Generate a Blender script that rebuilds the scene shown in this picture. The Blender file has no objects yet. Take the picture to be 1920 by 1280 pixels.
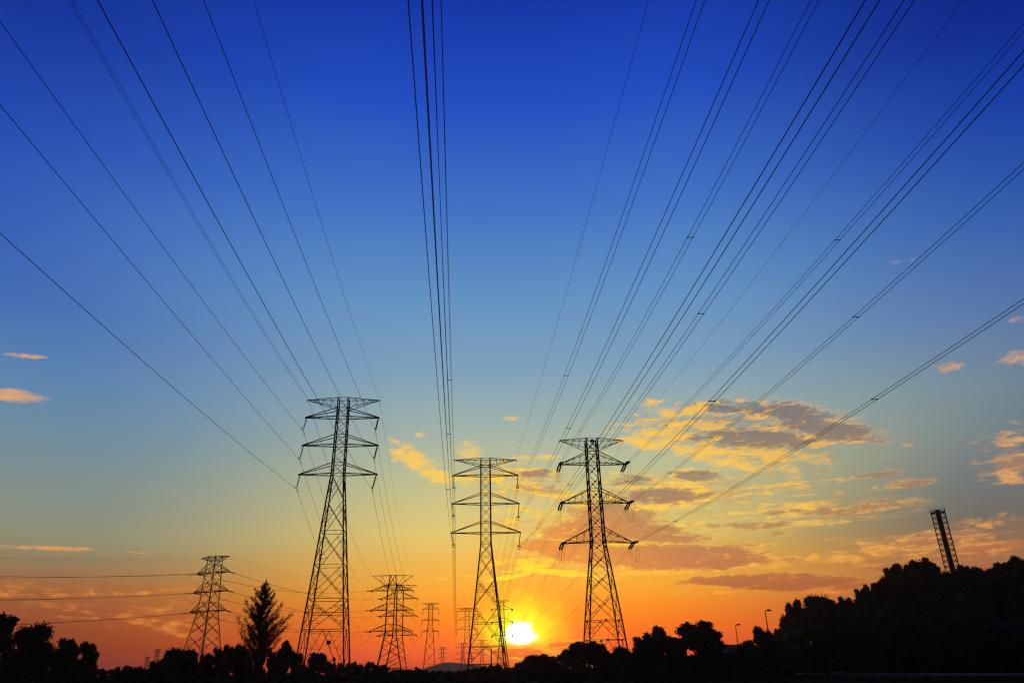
import bpy, math, random
import numpy as np
from mathutils import Vector, Matrix

random.seed(7)
RNG = np.random.default_rng(11)
S = bpy.context.scene
COL = S.collection
rad = math.radians

# ------------------------------------------------------------------ camera
F, EYE = 1367.0, 1.7
rho, th = rad(1.3), rad(24.2)
fw = Vector((0, math.cos(th), math.sin(th)))
u0 = Vector((0, -math.sin(th), math.cos(th)))
r0 = Vector((1, 0, 0))
CR = r0 * math.cos(rho) - u0 * math.sin(rho)
CU = u0 * math.cos(rho) + r0 * math.sin(rho)
O = Vector((0, 0, EYE))
def ray(px, py): return CR * (px - 960) + CU * (640 - py) + fw * F
def at(px, py, Y):
    d = ray(px, py); return O + d * (Y / d.y)
def proj(p):
    d = Vector(p) - O; k = F / d.dot(fw); return 960 + k * d.dot(CR), 640 - k * d.dot(CU)
def azel(px, py):
    d = ray(px, py).normalized()
    return math.degrees(math.atan2(d.x, d.y)), math.degrees(math.asin(d.z))
cd = bpy.data.cameras.new('camera'); cam = bpy.data.objects.new('camera', cd); COL.objects.link(cam)
cd.sensor_width = 36; cd.lens = 36 * F / 1920; cd.clip_end = 20000; cd.clip_start = 0.1
m = Matrix.Identity(4)
for i in range(3):
    m[i][0] = CR[i]; m[i][1] = CU[i]; m[i][2] = -fw[i]
m.translation = O
cam.matrix_world = m
S.camera = cam
S.view_settings.view_transform = 'Standard'; S.view_settings.look = 'None'
S.view_settings.exposure = 0; S.view_settings.gamma = 1
S.cycles.use_denoising = True; S.cycles.denoiser = 'OPENIMAGEDENOISE'; S.cycles.denoising_input_passes = 'RGB_ALBEDO_NORMAL'; S.cycles.denoising_prefilter = 'ACCURATE'
S.cycles.volume_bounces = 0
S.cycles.max_bounces = 4
S.cycles.filter_width = 1.3

# ------------------------------------------------------------------ colour helpers
def lin(c): return tuple((v / 12.92 if v <= .04045 else ((v + .055) / 1.055) ** 2.4) for v in (x / 255 for x in c))

# ------------------------------------------------------------------ object helpers
def tag(o, label=None, cat=None, group=None, kind=None):
    if label: o['label'] = label
    if cat: o['category'] = cat
    if group: o['group'] = group
    if kind: o['kind'] = kind
    return o
def empty(name, loc=(0, 0, 0), rz=0):
    o = bpy.data.objects.new(name, None); COL.objects.link(o)
    o.location = loc; o.rotation_euler = (0, 0, rz); o.empty_display_size = .5
    return o
class MB:
    def __init__(s): s.v = []; s.f = []
    def bar(s, p, q, w, w2=None):
        p = Vector(p); q = Vector(q); d = q - p
        if d.length < 1e-6: return
        d.normalize(); a = d.orthogonal().normalized() if abs(d.z) > .98 else d.cross(Vector((0, 0, 1))).normalized()
        b = d.cross(a); w2 = w if w2 is None else w2
        i = len(s.v)
        for c, r in ((p, w / 2), (q, w2 / 2)):
            for x, y in ((-1, -1), (1, -1), (1, 1), (-1, 1)): s.v.append(c + a * x * r + b * y * r)
        for k in range(4): s.f.append((i + k, i + (k + 1) % 4, i + 4 + (k + 1) % 4, i + 4 + k))
        s.f.append((i + 3, i + 2, i + 1, i)); s.f.append((i + 4, i + 5, i + 6, i + 7))
    def poly(s, pts, w):
        for a, b in zip(pts, pts[1:]): s.bar(a, b, w)
    def box(s, c, sx, sy, sz):
        i = len(s.v); c = Vector(c)
        for z in (-1, 1):
            for x, y in ((-1, -1), (1, -1), (1, 1), (-1, 1)): s.v.append(c + Vector((x * sx / 2, y * sy / 2, z * sz / 2)))
        s.f += [(i + 3, i + 2, i + 1, i), (i + 4, i + 5, i + 6, i + 7)]
        for k in range(4): s.f.append((i + k, i + (k + 1) % 4, i + 4 + (k + 1) % 4, i + 4 + k))
    def tube(s, pts, r, n=5):
        pts = [Vector(p) for p in pts]; rs = r if isinstance(r, (list, tuple)) else [r] * len(pts)
        i = len(s.v); ref = None
        for k, p in enumerate(pts):
            d = (pts[min(k + 1, len(pts) - 1)] - pts[max(k - 1, 0)]).normalized()
            if ref is None: ref = d.orthogonal().normalized()
            a = (ref - d * ref.dot(d)).normalized(); ref = a; b = d.cross(a)
            for j in range(n):
                t = 2 * math.pi * j / n; s.v.append(p + (a * math.cos(t) + b * math.sin(t)) * rs[k])
        for k in range(len(pts) - 1):
            for j in range(n):
                s.f.append((i + k * n + j, i + k * n + (j + 1) % n, i + (k + 1) * n + (j + 1) % n, i + (k + 1) * n + j))
        s.f.append(tuple(i + j for j in reversed(range(n)))); e = i + (len(pts) - 1) * n
        s.f.append(tuple(e + j for j in range(n)))
    def build(s, name, mat, parent=None):
        me = bpy.data.meshes.new(name); me.from_pydata([tuple(v) for v in s.v], [], s.f); me.materials.append(mat); me.update()
        o = bpy.data.objects.new(name, me); COL.objects.link(o)
        if parent is not None: o.parent = parent
        return o
def copy_tree(o, parent=None):
    c = o.copy(); COL.objects.link(c); c.parent = parent
    for ch in list(o.children): copy_tree(ch, c)
    return c

# ------------------------------------------------------------------ materials
def mat(name, c1, c2, scale=2.0, rough=.7, metal=0.0, bump=0.0):
    m = bpy.data.materials.new(name); m.use_nodes = True; t = m.node_tree; n = t.nodes
    b = n['Principled BSDF']; b.inputs['Roughness'].default_value = rough; b.inputs['Metallic'].default_value = metal
    b.inputs['Specular IOR Level'].default_value = .25
    tc = n.new('ShaderNodeTexCoord'); no = n.new('ShaderNodeTexNoise'); no.inputs['Scale'].default_value = scale; no.inputs['Detail'].default_value = 5
    t.links.new(tc.outputs['Object'], no.inputs['Vector'])
    cr = n.new('ShaderNodeValToRGB'); cr.color_ramp.elements[0].color = (*c1, 1); cr.color_ramp.elements[1].color = (*c2, 1)
    cr.color_ramp.elements[0].position = .35; cr.color_ramp.elements[1].position = .65
    t.links.new(no.outputs['Fac'], cr.inputs['Fac']); t.links.new(cr.outputs['Color'], b.inputs['Base Color'])
    if bump:
        bp = n.new('ShaderNodeBump'); bp.inputs['Strength'].default_value = bump
        t.links.new(no.outputs['Fac'], bp.inputs['Height']); t.links.new(bp.outputs['Normal'], b.inputs['Normal'])
    return m
STEEL = mat('weathered_steel', (.022, .027, .036), (.05, .056, .066), 1.5, .7, .2)
CABLE = mat('aluminium_cable', (.03, .03, .035), (.05, .05, .055), 4, .6, .2)
PORC = mat('insulator_glaze', (.02, .015, .014), (.035, .025, .02), 6, .7)
PORC.node_tree.nodes['Principled BSDF'].inputs['Specular IOR Level'].default_value = .05
BARK = mat('bark', (.02, .015, .01), (.05, .038, .026), 5, .9, 0, .4)
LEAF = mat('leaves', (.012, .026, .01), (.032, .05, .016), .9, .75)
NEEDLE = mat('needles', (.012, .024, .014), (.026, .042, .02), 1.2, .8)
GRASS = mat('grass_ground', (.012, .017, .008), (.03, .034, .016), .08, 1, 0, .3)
GRASS.node_tree.nodes['Principled BSDF'].inputs['Specular IOR Level'].default_value = 0
ASPH = mat('asphalt', (.035, .035, .037), (.06, .06, .062), 1.2, .9, 0, .2)
PAINT = mat('road_paint', (.5, .5, .48), (.65, .65, .62), 3, .7)
ASPH.node_tree.nodes['Principled BSDF'].inputs['Specular IOR Level'].default_value = .02
KERB = mat('kerb_concrete', (.2, .2, .19), (.3, .3, .28), 3, .9)
WALLM = mat('painted_render', (.22, .23, .27), (.28, .29, .33), 1, .9)
ROOFM = mat('roof_sheet', (.1, .1, .11), (.16, .16, .17), 2, .6)
DARKM = mat('dark_opening', (.02, .02, .022), (.03, .03, .032), 2, .4)
POLE = mat('galvanised_pole', (.08, .08, .085), (.12, .12, .125), 3, .6, .4)
GLASSM = mat('lamp_lens', (.2, .2, .2), (.26, .26, .26), 3, .3)
CONC = mat('flue_steel', (.03, .03, .032), (.05, .05, .055), 1, .7)
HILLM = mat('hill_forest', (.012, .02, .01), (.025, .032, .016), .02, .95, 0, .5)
PLATE = mat('plate_enamel', (.05, .045, .02), (.07, .06, .03), 3, .5)

# ------------------------------------------------------------------ terrain
SKY_R = [(1395, 1245), (1440, 1190), (1466, 1150), (1485, 1128), (1525, 1118), (1570, 1122), (1600, 1110), (1630, 1100), (1665, 1070), (1700, 1056), (1725, 1050), (1765, 1066), (1800, 1062), (1850, 1066), (1890, 1050), (1930, 1042), (2050, 1025), (2250, 1015)]
HX = []
for px, py in SKY_R:
    p = at(px, py, 178); HX.append((p.x, max(0, p.z - 9.0)))
def sstep(a, b, x):
    t = min(1, max(0, (x - a) / (b - a))); return t * t * (3 - 2 * t)
def ground_z(x, y):
    if x <= HX[0][0]: h = 0
    else:
        h = HX[-1][1]
        for (a, ha), (b, hb) in zip(HX, HX[1:]):
            if x <= b: h = ha + (hb - ha) * (x - a) / (b - a); break
    return h * sstep(118, 172, y) * (1 - sstep(184, 250, y))
def grid(name, x0, x1, nx, y0, y1, ny, zf, mt):
    vs = []; fs = []
    for j in range(ny + 1):
        for i in range(nx + 1):
            x = x0 + (x1 - x0) * i / nx; y = y0 + (y1 - y0) * j / ny; vs.append((x, y, zf(x, y)))
    for j in range(ny):
        for i in range(nx):
            a = j * (nx + 1) + i; fs.append((a, a + 1, a + nx + 2, a + nx + 1))
    me = bpy.data.meshes.new(name); me.from_pydata(vs, [], fs); me.materials.append(mt)
    for p in me.polygons: p.use_smooth = True
    o = bpy.data.objects.new(name, me); COL.objects.link(o); return o
g = grid('ground', -2500, 2500, 40, -300, 2500, 30, lambda x, y: 0.0, GRASS); tag(g, kind='structure')
def hill_z(x, y):
    e = ground_z(x, y)
    return e + .35 * math.sin(x * .31 + y * .17) * min(1, e / 2) - .06
hl = grid('hill', 40, 330, 58, 112, 430, 60, hill_z, GRASS); tag(hl, kind='structure')
# low hazy hill on the horizon
def far_hill(x, y):
    dx = (x + 92) / 88; dy = (y - 1150) / 150
    r = dx * dx + dy * dy
    return max(-1, 13 * math.exp(-r * 1.6) * (1 + .12 * math.sin(x * .05) + .08 * math.sin(x * .11 + 1)) - 1.5)
fh = grid('distant_hill', -380, 180, 90, 880, 1420, 40, far_hill, HILLM); tag(fh, kind='structure')

# road along the foot of the hill
def strip(name, pts, w0, w1, z, mt, kind='structure'):
    vs = []; fs = []
    for k, (x, y) in enumerate(pts):
        a = Vector(pts[max(k - 1, 0)]); b = Vector(pts[min(k + 1, len(pts) - 1)]); t = (b - a).normalized(); n = Vector((t.y, -t.x))
        for w in (w0, w1): vs.append((x + n.x * w, y + n.y * w, z))
    for k in range(len(pts) - 1): fs.append((2 * k, 2 * k + 1, 2 * k + 3, 2 * k + 2))
    me = bpy.data.meshes.new(name); me.from_pydata(vs, [], fs); me.materials.append(mt)
    o = bpy.data.objects.new(name, me); COL.objects.link(o); tag(o, kind=kind); return o
ROAD = [(190, 66), (120, 68), (70, 74), (52, 92), (50, 130), (56, 190), (66, 260)]
def smooth(pts, n=3):
    for _ in range(n):
        q = [pts[0]]
        for a, b in zip(pts, pts[1:]):
            q += [(a[0] * .75 + b[0] * .25, a[1] * .75 + b[1] * .25), (a[0] * .25 + b[0] * .75, a[1] * .25 + b[1] * .75)]
        pts = q + [pts[-1]]
    return pts
ROAD = smooth(ROAD)
strip('road', ROAD, -3.6, 3.6, .012, ASPH)
strip('road_marking', ROAD, -.07, .07, .017, PAINT)
kb = MB()
for sgn in (-1, 1):
    ln = []
    for k, (x, y) in enumerate(ROAD):
        a = Vector(ROAD[max(k - 1, 0)]); b = Vector(ROAD[min(k + 1, len(ROAD) - 1)]); t = (b - a).normalized()
        ln.append((x + t.y * 3.72 * sgn, y - t.x * 3.72 * sgn, .06))
    kb.poly(ln, .14)
tag(kb.build('kerb', KERB), kind='structure')

# ------------------------------------------------------------------ lattice pylons
PHI = rad(4.5)          # the three lines run 4.5 degrees west of the view axis
TD = Vector((-math.sin(PHI), math.cos(PHI), 0))      # along the lines, away from the camera
TN = Vector((math.cos(PHI), math.sin(PHI), 0))       # across, to the right

def hw_at(prof, z):
    for (a, wa), (b, wb) in zip(prof, prof[1:]):
        if a <= z <= b: return wa + (wb - wa) * (z - a) / (b - a)
    return prof[-1][1] if z > prof[-1][0] else prof[0][1]

def pylon(loc, rz, prof, panels, arms, beam, label, group, sc=1.0, lattice_arms=False, gusset=False, fine=True, plate=None, name='transmission_tower', legw=.24):
    """prof [(z, half width)], panels [(z0, z1, style)], arms [(z_tip, z_top_root, z_bottom_root, reach)], beam (z_top, z_bottom_root, reach)"""
    root = empty(name, loc, rz); tag(root, label, 'pylon', group)
    def c(z, sx, sy):
        h = hw_at(prof, z); return Vector((sx * h, sy * h, z))
    for sx, sy in ((-1, -1), (1, -1), (1, 1), (-1, 1)):
        b = MB(); b.poly([c(z, sx, sy) for z, _ in prof], legw * sc)
        if fine: b.box(c(prof[0][0], sx, sy) + Vector((0, 0, .1)), .9, .9, .5)
        b.build('leg', STEEL, root)
    b = MB(); faces = [((-1, -1), (1, -1)), ((1, -1), (1, 1)), ((1, 1), (-1, 1)), ((-1, 1), (-1, -1))]
    for z0, z1, st in panels:
        for A, B in faces:
            a0, a1, b0, b1 = c(z0, *A), c(z1, *A), c(z0, *B), c(z1, *B)
            dw = .10 * sc if st != 'x' else .075 * sc
            sw = .06 * sc
            if st in 'xXH':
                b.bar(a0, b1, dw); b.bar(b0, a1, dw)
                if st != 'x' and fine:
                    w0, w1 = (b0 - a0).length, (b1 - a1).length; t = w0 / (w0 + w1); X = a0.lerp(b1, t)
                    zx = X.z; la, lb = c(zx, *A), c(zx, *B)
                    if st == 'H': b.bar(la, lb, .1 * sc)
                    for P0, P1, L0, L1 in ((a0, X, a0, la), (X, a1, la, a1), (b0, X, b0, lb), (X, b1, lb, b1)):
                        md = P0.lerp(P1, .5); ml = L0.lerp(L1, .5)
                        b.bar(md, ml, sw)
                        if (L1 - L0).length > 2.2:
                            far = L1 if P0 in (a0, b0) else L0
                            b.bar(md, far, sw)
                            if st == 'H': b.bar(P0.lerp(P1, .25), ml if P0 in (a0, b0) else L0.lerp(L1, .5), sw)
                    if gusset: b.box(X, .32, .32, .32)
            elif st == 'K':
                M = a1.lerp(b1, .5); b.bar(a0, M, dw); b.bar(b0, M, dw); b.bar(a1, b1, .12 * sc)
                if fine:
                    for q, l0, l1 in ((a0, a0, a1), (b0, b0, b1)):
                        for t in (.33, .66):
                            b.bar(q.lerp(M, t), l0.lerp(l1, t), sw); b.bar(q.lerp(M, t), l0.lerp(l1, min(1, t + .33)), sw)
                    if gusset: b.box(M, .4, .4, .3)
            elif st == '-':
                b.bar(a1, b1, .11 * sc)
            if st in 'h': b.bar(a1, b1, .09 * sc)
    b.build('bracing', STEEL, root)
    for zt, zr, zb, R in arms:
        for s in (-1, 1):
            tip = Vector((s * R, 0, zt)); a = MB()
            for sy in (-1, 1):
                T, B = c(zr, s, sy), c(zb, s, sy)
                a.bar(T, tip + Vector((0, sy * .08, .05)), .15 * sc); a.bar(B, tip + Vector((0, sy * .08, -.05)), .17 * sc)
                if lattice_arms:
                    n = 4
                    for k in range(1, n):
                        t = k / n; p, q = T.lerp(tip, t), B.lerp(tip, t)
                        a.bar(p, q, .065 * sc); a.bar(B.lerp(tip, (k - 1) / n), p, .065 * sc)
            n = 4 if lattice_arms else 3
            B0, B1 = c(zb, s, -1), c(zb, s, 1)
            for k in range(n):
                p, q = B0.lerp(tip, k / n), B1.lerp(tip, k / n)
                if k: a.bar(p, q, .06 * sc)
                if fine: a.bar(p, B1.lerp(tip, (k + 1) / n), .055 * sc)
            a.box(tip + Vector((0, 0, -.1)), .3 * sc, .3 * sc, .35 * sc)
            if gusset:
                for sy in (-1, 1):
                    a.box(c(zb, s, sy), .42, .42, .6); a.box(c(zr, s, sy), .34, .34, .45)
            a.build('crossarm', STEEL, root)
        for z in (zr, zb):
            b2 = MB()
            for A, B in faces: b2.bar(c(z, *A), c(z, *B), .09 * sc)
            b2.build('arm_collar', STEEL, root)
    if beam:
        zt, zb, R = beam
        for s in (-1, 1):
            a = MB(); tip = Vector((s * R, 0, zt - .25))
            for sy in (-1, 1):
                T, B = c(zt, s, sy), c(zb, s, sy)
                a.bar(T, tip, .11 * sc); a.bar(B, tip, .11 * sc)
                n = 4 if fine else 2
                for k in range(1, n):
                    p, q = T.lerp(tip, k / n), B.lerp(tip, k / n)
                    a.bar(p, q, .055 * sc); a.bar(B.lerp(tip, (k - 1) / n), p, .055 * sc)
            if fine:
                for k in range(1, 4):
                    a.bar(c(zt, s, -1).lerp(tip, k / 4), c(zt, s, 1).lerp(tip, k / 4), .05)
                    a.bar(c(zt, s, -1).lerp(tip, (k - 1) / 4), c(zt, s, 1).lerp(tip, k / 4), .05)
            a.bar(tip + Vector((0, 0, .05)), tip + Vector((0, 0, -.5)), .1 * sc)
            a.build('earth_wire_arm', STEEL, root)
        b2 = MB()
        for z in (zt, zb):
            for A, B in faces: b2.bar(c(z, *A), c(z, *B), .1 * sc)
        b2.bar(c(zt, -1, -1), c(zb, 1, -1), .07 * sc); b2.bar(c(zt, 1, -1), c(zb, -1, -1), .07 * sc)
        b2.bar(c(zt, -1, 1), c(zb, 1, 1), .07 * sc); b2.bar(c(zt, 1, 1), c(zb, -1, 1), .07 * sc)
        b2.build('top_collar', STEEL, root)
    if plate:
        b2 = MB(); x, z, sz = plate; h = hw_at(prof, z); b2.box((x, -h - .14, z), sz, .05, sz * .9); b2.build('number_plate', PLATE, root)
    return root

def insulator(root, p, q, r=.16, name='insulator', twin=0.0):
    """string of discs from p to q, in the pylon's own frame"""
    p, q = Vector(p), Vector(q); d = (q - p); L = d.length; n = max(6, int(L / .16)); b = MB()
    side = d.normalized().cross(Vector((0, 0, 1)))
    if side.length < .2: side = Vector((1, 0, 0))
    side.normalize()
    for off in ((-twin, twin) if twin else (0,)):
        pts, rs = [], []
        P, Q = p + side * off, q + side * off
        pts += [P]; rs += [.04]
        for k in range(n):
            t = .08 + .84 * k / n
            for dt, rr in ((0, .05), (.25, r), (.55, r * .8), (.6, .05)):
                pts.append(P.lerp(Q, t + dt * .84 / n)); rs.append(rr)
        pts.append(Q); rs.append(.04)
        b.tube(pts, rs, 7)
    if twin:
        b.bar(p - side * twin * 1.3, p + side * twin * 1.3, .12); b.bar(q - side * twin * 1.3, q + side * twin * 1.3, .14)
    return b.build(name, PORC, root)

# attachment point, slope and curvature of each conductor towards the camera, all running along -TD
FIT = {
 ('L','RC'):((-25.67,130.00,31.59),0.0607,0.000238,-4.50), ('L','RB'):((-25.65,130.00,37.06),0.0772,0.000306,-4.50),
 ('L','RA'):((-25.71,130.00,42.53),0.0667,0.000259,-4.50), ('L','RE'):((-25.24,130.00,48.49),0.0674,0.000414,-4.50),
 ('L','LA'):((-39.22,130.00,42.95),0.0613,0.000246,-4.50), ('L','LB'):((-39.26,130.00,37.38),0.0413,0.000134,-4.50),
 ('L','LC'):((-39.32,130.00,32.09),0.0740,0.000254,-4.50), ('L','LE'):((-38.68,130.00,48.92),0.0697,0.000477,-4.50),
 ('M','RE'):((0.26,172.00,47.83),0.0396,0.000239,-4.50), ('M','RA'):((0.48,172.00,40.84),0.0879,0.000451,-4.50),
 ('M','RB'):((0.50,172.00,33.95),0.0813,0.000364,-4.50), ('M','RC'):((0.52,172.00,27.29),0.0821,0.000325,-4.50),
 ('M','LC'):((-14.55,172.00,27.98),0.0821,0.000325,-4.26), ('M','LB'):((-14.57,172.00,34.54),0.0813,0.000364,-4.24),
 ('M','LA'):((-14.58,172.00,41.05),0.0879,0.000451,-4.30), ('M','LE'):((-14.54,172.00,48.17),0.0396,0.000239,-4.24),
 ('R','RE'):((23.70,155.00,46.79),0.0527,0.000302,-4.50), ('R','RA'):((25.47,155.00,42.92),0.0567,0.000286,-4.50),
 ('R','RB'):((25.15,155.00,34.13),0.0611,0.000328,-4.50), ('R','RC'):((25.27,155.00,25.61),0.0501,0.000262,-4.50),
 ('R','LA'):((9.33,155.00,42.11),0.0802,0.000419,-4.50), ('R','LB'):((9.51,155.00,33.81),0.0684,0.000357,-4.50),
 ('R','LC'):((9.67,155.00,25.64),0.0664,0.000347,-4.50)}
def near_pts(key, smax=-300, n=46):
    P, a, b, ph = FIT[key]; P = Vector(P); u = Vector((math.sin(rad(ph)), math.cos(rad(ph)), 0)); out = []
    for k in range(n + 1):
        s = smax * (k / n) ** 1.0
        p = P + u * s; p.z = P.z + a * s + b * s * s; out.append(p)
    return out
def span_pts(p, q, sag, n=30):
    p, q = Vector(p), Vector(q); out = []
    for k in range(n + 1):
        t = k / n; v = p.lerp(q, t); v.z -= 4 * sag * t * (1 - t); out.append(v)
    return out
def line_thing(label, runs, group, r=.024, twin=0.0, spacers=(), cat='power line', name='power_line'):
    """one conductor (or twin bundle) as one thing; runs = lists of points joined end to end"""
    pts = runs
    if not twin:
        b = MB(); b.tube(pts, r, 5); o = b.build(name, CABLE); tag(o, label, cat, group); return o
    root = empty(name, pts[0]); tag(root, label, cat, group); base = pts[0]
    for sg in (-1, 1):
        b = MB(); ln = []
        for k, p in enumerate(pts):
            d = pts[min(k + 1, len(pts) - 1)] - pts[max(k - 1, 0)]; d.z = 0; n = Vector((d.y, -d.x, 0)).normalized()
            ln.append(p - base + n * twin * sg)
        b.tube(ln, r, 5); b.build('wire', CABLE, root)
    for p in spacers:
        d = pts[1] - pts[0]; d.z = 0; n = Vector((d.y, -d.x, 0)).normalized()
        b = MB(); b.bar(p - base - n * (twin + .06), p - base + n * (twin + .06), .055)
        for sg in (-1, 1): b.box(p - base + n * twin * sg, .09, .12, .1)
        b.build('spacer', CABLE, root)
    return root
def near_at(key, s):
    P, a, b, ph = FIT[key]; P = Vector(P); u = Vector((math.sin(rad(ph)), math.cos(rad(ph)), 0))
    p = P + u * s; p.z = P.z + a * s + b * s * s; return p

# --- the tallest pylon, on the left line
Lx = Vector((-32.03, 130, 0))
Lprof = [(0, 4.05), (8.3, 3.35), (13.1, 2.9), (18.6, 2.42), (24.3, 1.95), (29.6, 1.5), (34.5, 1.08), (49.0, .93)]
Lpan = [(0, 8.3, 'K'), (8.3, 13.1, 'H'), (8.3, 13.1, '-'), (13.1, 18.6, 'X'), (13.1, 18.6, 'h'), (18.6, 24.3, 'X'), (18.6, 24.3, 'h'), (24.3, 29.6, 'X'), (29.6, 34.5, 'X')]
z = 34.5
while z < 47: Lpan.append((z, z + 1.79, 'x')); z += 1.79
LT_arms = [(45.3, 47.0, 45.3, 6.75), (39.95, 41.8, 39.95, 6.85), (34.55, 36.5, 34.55, 6.95)]
towL = pylon(Lx, PHI, Lprof, Lpan, LT_arms, (49.0, 47.0, 6.75), 'tallest steel lattice pylon, with three pairs of arms and single insulator strings, left of centre', 'large pylons of the three lines', plate=(1.2, 6.3, .7), sc=.86, legw=.2)
MI = Matrix.Rotation(-PHI, 4, 'Z')
def loc_in(tower, p): return MI @ (Vector(p) - tower.location)
for (zt, _, _, R), row in zip(LT_arms, 'ABC'):
    for s, sd in ((-1, 'L'), (1, 'R')):
        q = loc_in(towL, FIT['L', sd + row][0])
        io = insulator(towL, (s * (R - .15), 0, zt - .2), q + Vector((0, 0, .12)))
        b = MB(); b.bar(q + Vector((0, -.45, .02)), q + Vector((0, .45, .02)), .1); b.build('clamp', CABLE, io)
        for ya, za in ((-1.5, 0), (1.25, -.13)):
            b = MB(); b.bar(q + Vector((0, ya, za)), q + Vector((0, ya + .25, za)), .16); b.build('damper', CABLE, io)

# --- middle pylon
Mx = Vector((-7.05, 172, 0))
Mprof = [(0, 4.3), (2.9, 4.0), (6.4, 3.6), (14.6, 2.65), (20.4, 2.0), (25.3, 1.48), (28.3, 1.17), (48.1, 1.1)]
Mpan = [(0, 2.9, 'K'), (2.9, 6.4, 'K'), (6.4, 14.6, 'H'), (14.6, 20.4, 'H'), (20.4, 25.3, 'X'), (20.4, 25.3, 'h'), (25.3, 28.3, 'X'), (25.3, 28.3, 'h')]
z = 28.3
while z < 46: Mpan.append((z, z + 2.02, 'x')); z += 2.02
M_arms = [(44.1, 46.3, 44.0, 7.75), (37.4, 39.7, 37.3, 7.85), (30.7, 33.1, 30.6, 8.0)]
towM = pylon(Mx, PHI, Mprof, Mpan, M_arms, (48.1, 46.4, 7.55), 'slim lattice pylon beside the setting sun, with thin vertical insulator strings and twin wires', 'large pylons of the three lines', sc=.95, legw=.2)
for (zt, _, _, R), row in zip(M_arms, 'ABC'):
    for s, sd in ((-1, 'L'), (1, 'R')):
        q = loc_in(towM, FIT['M', sd + row][0])
        io = insulator(towM, (s * R, 0, zt - .2), q + Vector((0, 0, .25)), .13)
        b = MB(); b.bar(q + Vector((-.34, 0, .1)), q + Vector((.34, 0, .1)), .12); b.bar(q + Vector((-.34, 0, .12)), q + Vector((0, 0, .42)), .1); b.bar(q + Vector((.34, 0, .12)), q + Vector((0, 0, .42)), .1)
        for sg in (-.25, .25): b.bar(q + Vector((sg, -.35, 0)), q + Vector((sg, .35, 0)), .12)
        b.build('yoke', CABLE, io)
        for sg in (-.25, .25):
            for ya in (1.7, -2.0):
                b = MB(); b.bar(q + Vector((sg, ya, -.1)), q + Vector((sg, ya + .3, -.1)), .17); b.build('damper', CABLE, io)

# --- right pylon: strain tower
Rx = Vector((16.85, 155, 0))
Rprof = [(0, 4.1), (6.6, 3.5), (10.15, 3.15), (15.5, 2.55), (19.6, 2.07), (23.2, 1.62), (25.5, 1.34), (33.6, 1.28), (41.9, 1.22), (47.4, 1.18)]
Rpan = [(0, 6.6, 'K'), (6.6, 10.15, 'K'), (10.15, 15.5, 'X'), (15.5, 19.6, 'X'), (19.6, 23.2, 'X'), (23.2, 25.5, 'X')]
for a, b_, n in ((25.5, 33.6, 3), (33.6, 41.9, 3), (41.9, 47.4, 2)):
    for k in range(n): Rpan.append((a + (b_ - a) * k / n, a + (b_ - a) * (k + 1) / n, 'X'))
R_arms = [(41.8, 44.4, 41.9, 7.15), (33.45, 36.3, 33.6, 7.25), (25.2, 28.2, 25.5, 7.4)]
towR = pylon(Rx, PHI, Rprof, Rpan, R_arms, (47.4, 45.0, 7.1), 'heavy lattice strain pylon with trussed arms and paired insulator strings, right of the sun', 'large pylons of the three lines', lattice_arms=True, gusset=True, plate=(0, 46.7, .75), sc=.9, legw=.22)
R_next = {}
NEXT_R = Vector((-11.3, 545, 0))
RFAR = {}
for (zt, _, _, R), row in zip(R_arms, 'ABC'):
    for s, sd in ((-1, 'L'), (1, 'R')):
        tip = Vector((s * R, 0, zt - .1)); key = ('R', sd + row)
        # towards the camera: string lies along the conductor
        P, a, b, ph = FIT[key]; Pl = loc_in(towR, P); Pl.z = P[2] if False else Pl.z
        u = Vector((0, -1, -a)).normalized()
        qn = tip + u * 3.4
        insulator(towR, tip + u * .3, qn, .19, twin=.26)
        d = Vector((0.0, 1, -.17)).normalized(); qf = tip + d * 3.6
        insulator(towR, tip + d * .3, qf, .19, twin=.26)
        for sg in (-.25, .25):
            b2 = MB(); jp = []
            for k in range(17):
                t = k / 16; v = qn.lerp(qf, t); v.z -= 3.3 * (1 - (2 * t - 1) ** 2) ** .8; v.x += sg + s * .5 * (1 - (2 * t - 1) ** 2); jp.append(v)
            b2.tube(jp, .026, 5); b2.build('jumper_loop', CABLE, towR)
        RFAR[sd + row] = towR.matrix_basis @ qf if False else (Matrix.Translation(towR.location) @ Matrix.Rotation(PHI, 4, 'Z')) @ qf
        RFAR['n' + sd + row] = (Matrix.Translation(towR.location) @ Matrix.Rotation(PHI, 4, 'Z')) @ qn

# --- more distant pylons
def simple(Xb, Y, H, rz, base, waist_z, waist, top, arms, reach, label, group, sc=1.3, beamR=None, drop=2.0, strings=2.4, peak=None, dead=False, fine=False):
    prof = [(0, base), (waist_z * .5, base + (waist - base) * .52), (waist_z, waist), (H if not peak else H - peak, top)]
    if peak: prof.append((H, top * .55))
    pan = []
    zs = [0, waist_z * .18, waist_z * .42, waist_z * .64, waist_z * .83, waist_z]
    for k in range(5): pan.append((zs[k], zs[k + 1], 'K' if k == 0 else 'X'))
    n = max(5, int((H - waist_z) / (2.2 * top)))
    for k in range(n): pan.append((waist_z + (H - waist_z) * k / n, waist_z + (H - waist_z) * (k + 1) / n, 'x'))
    ar = [(zt, min(zt + drop, H - .2), zt, R) for zt, R in zip(arms, reach)]
    t = pylon(Vector((Xb, Y, 0)), rz, prof, pan, ar, (H, H - 1.6 if not peak else H - peak * .8, beamR or reach[0]), label, group, sc=sc, fine=fine, lattice_arms=dead)
    if strings:
        for zt, R in zip(arms, reach):
            for s in (-1, 1): insulator(t, (s * R, 0, zt - .2), (s * R, 0, zt - strings), .2 * sc)
    return t
G2 = 'distant pylons on the horizon'
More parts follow.
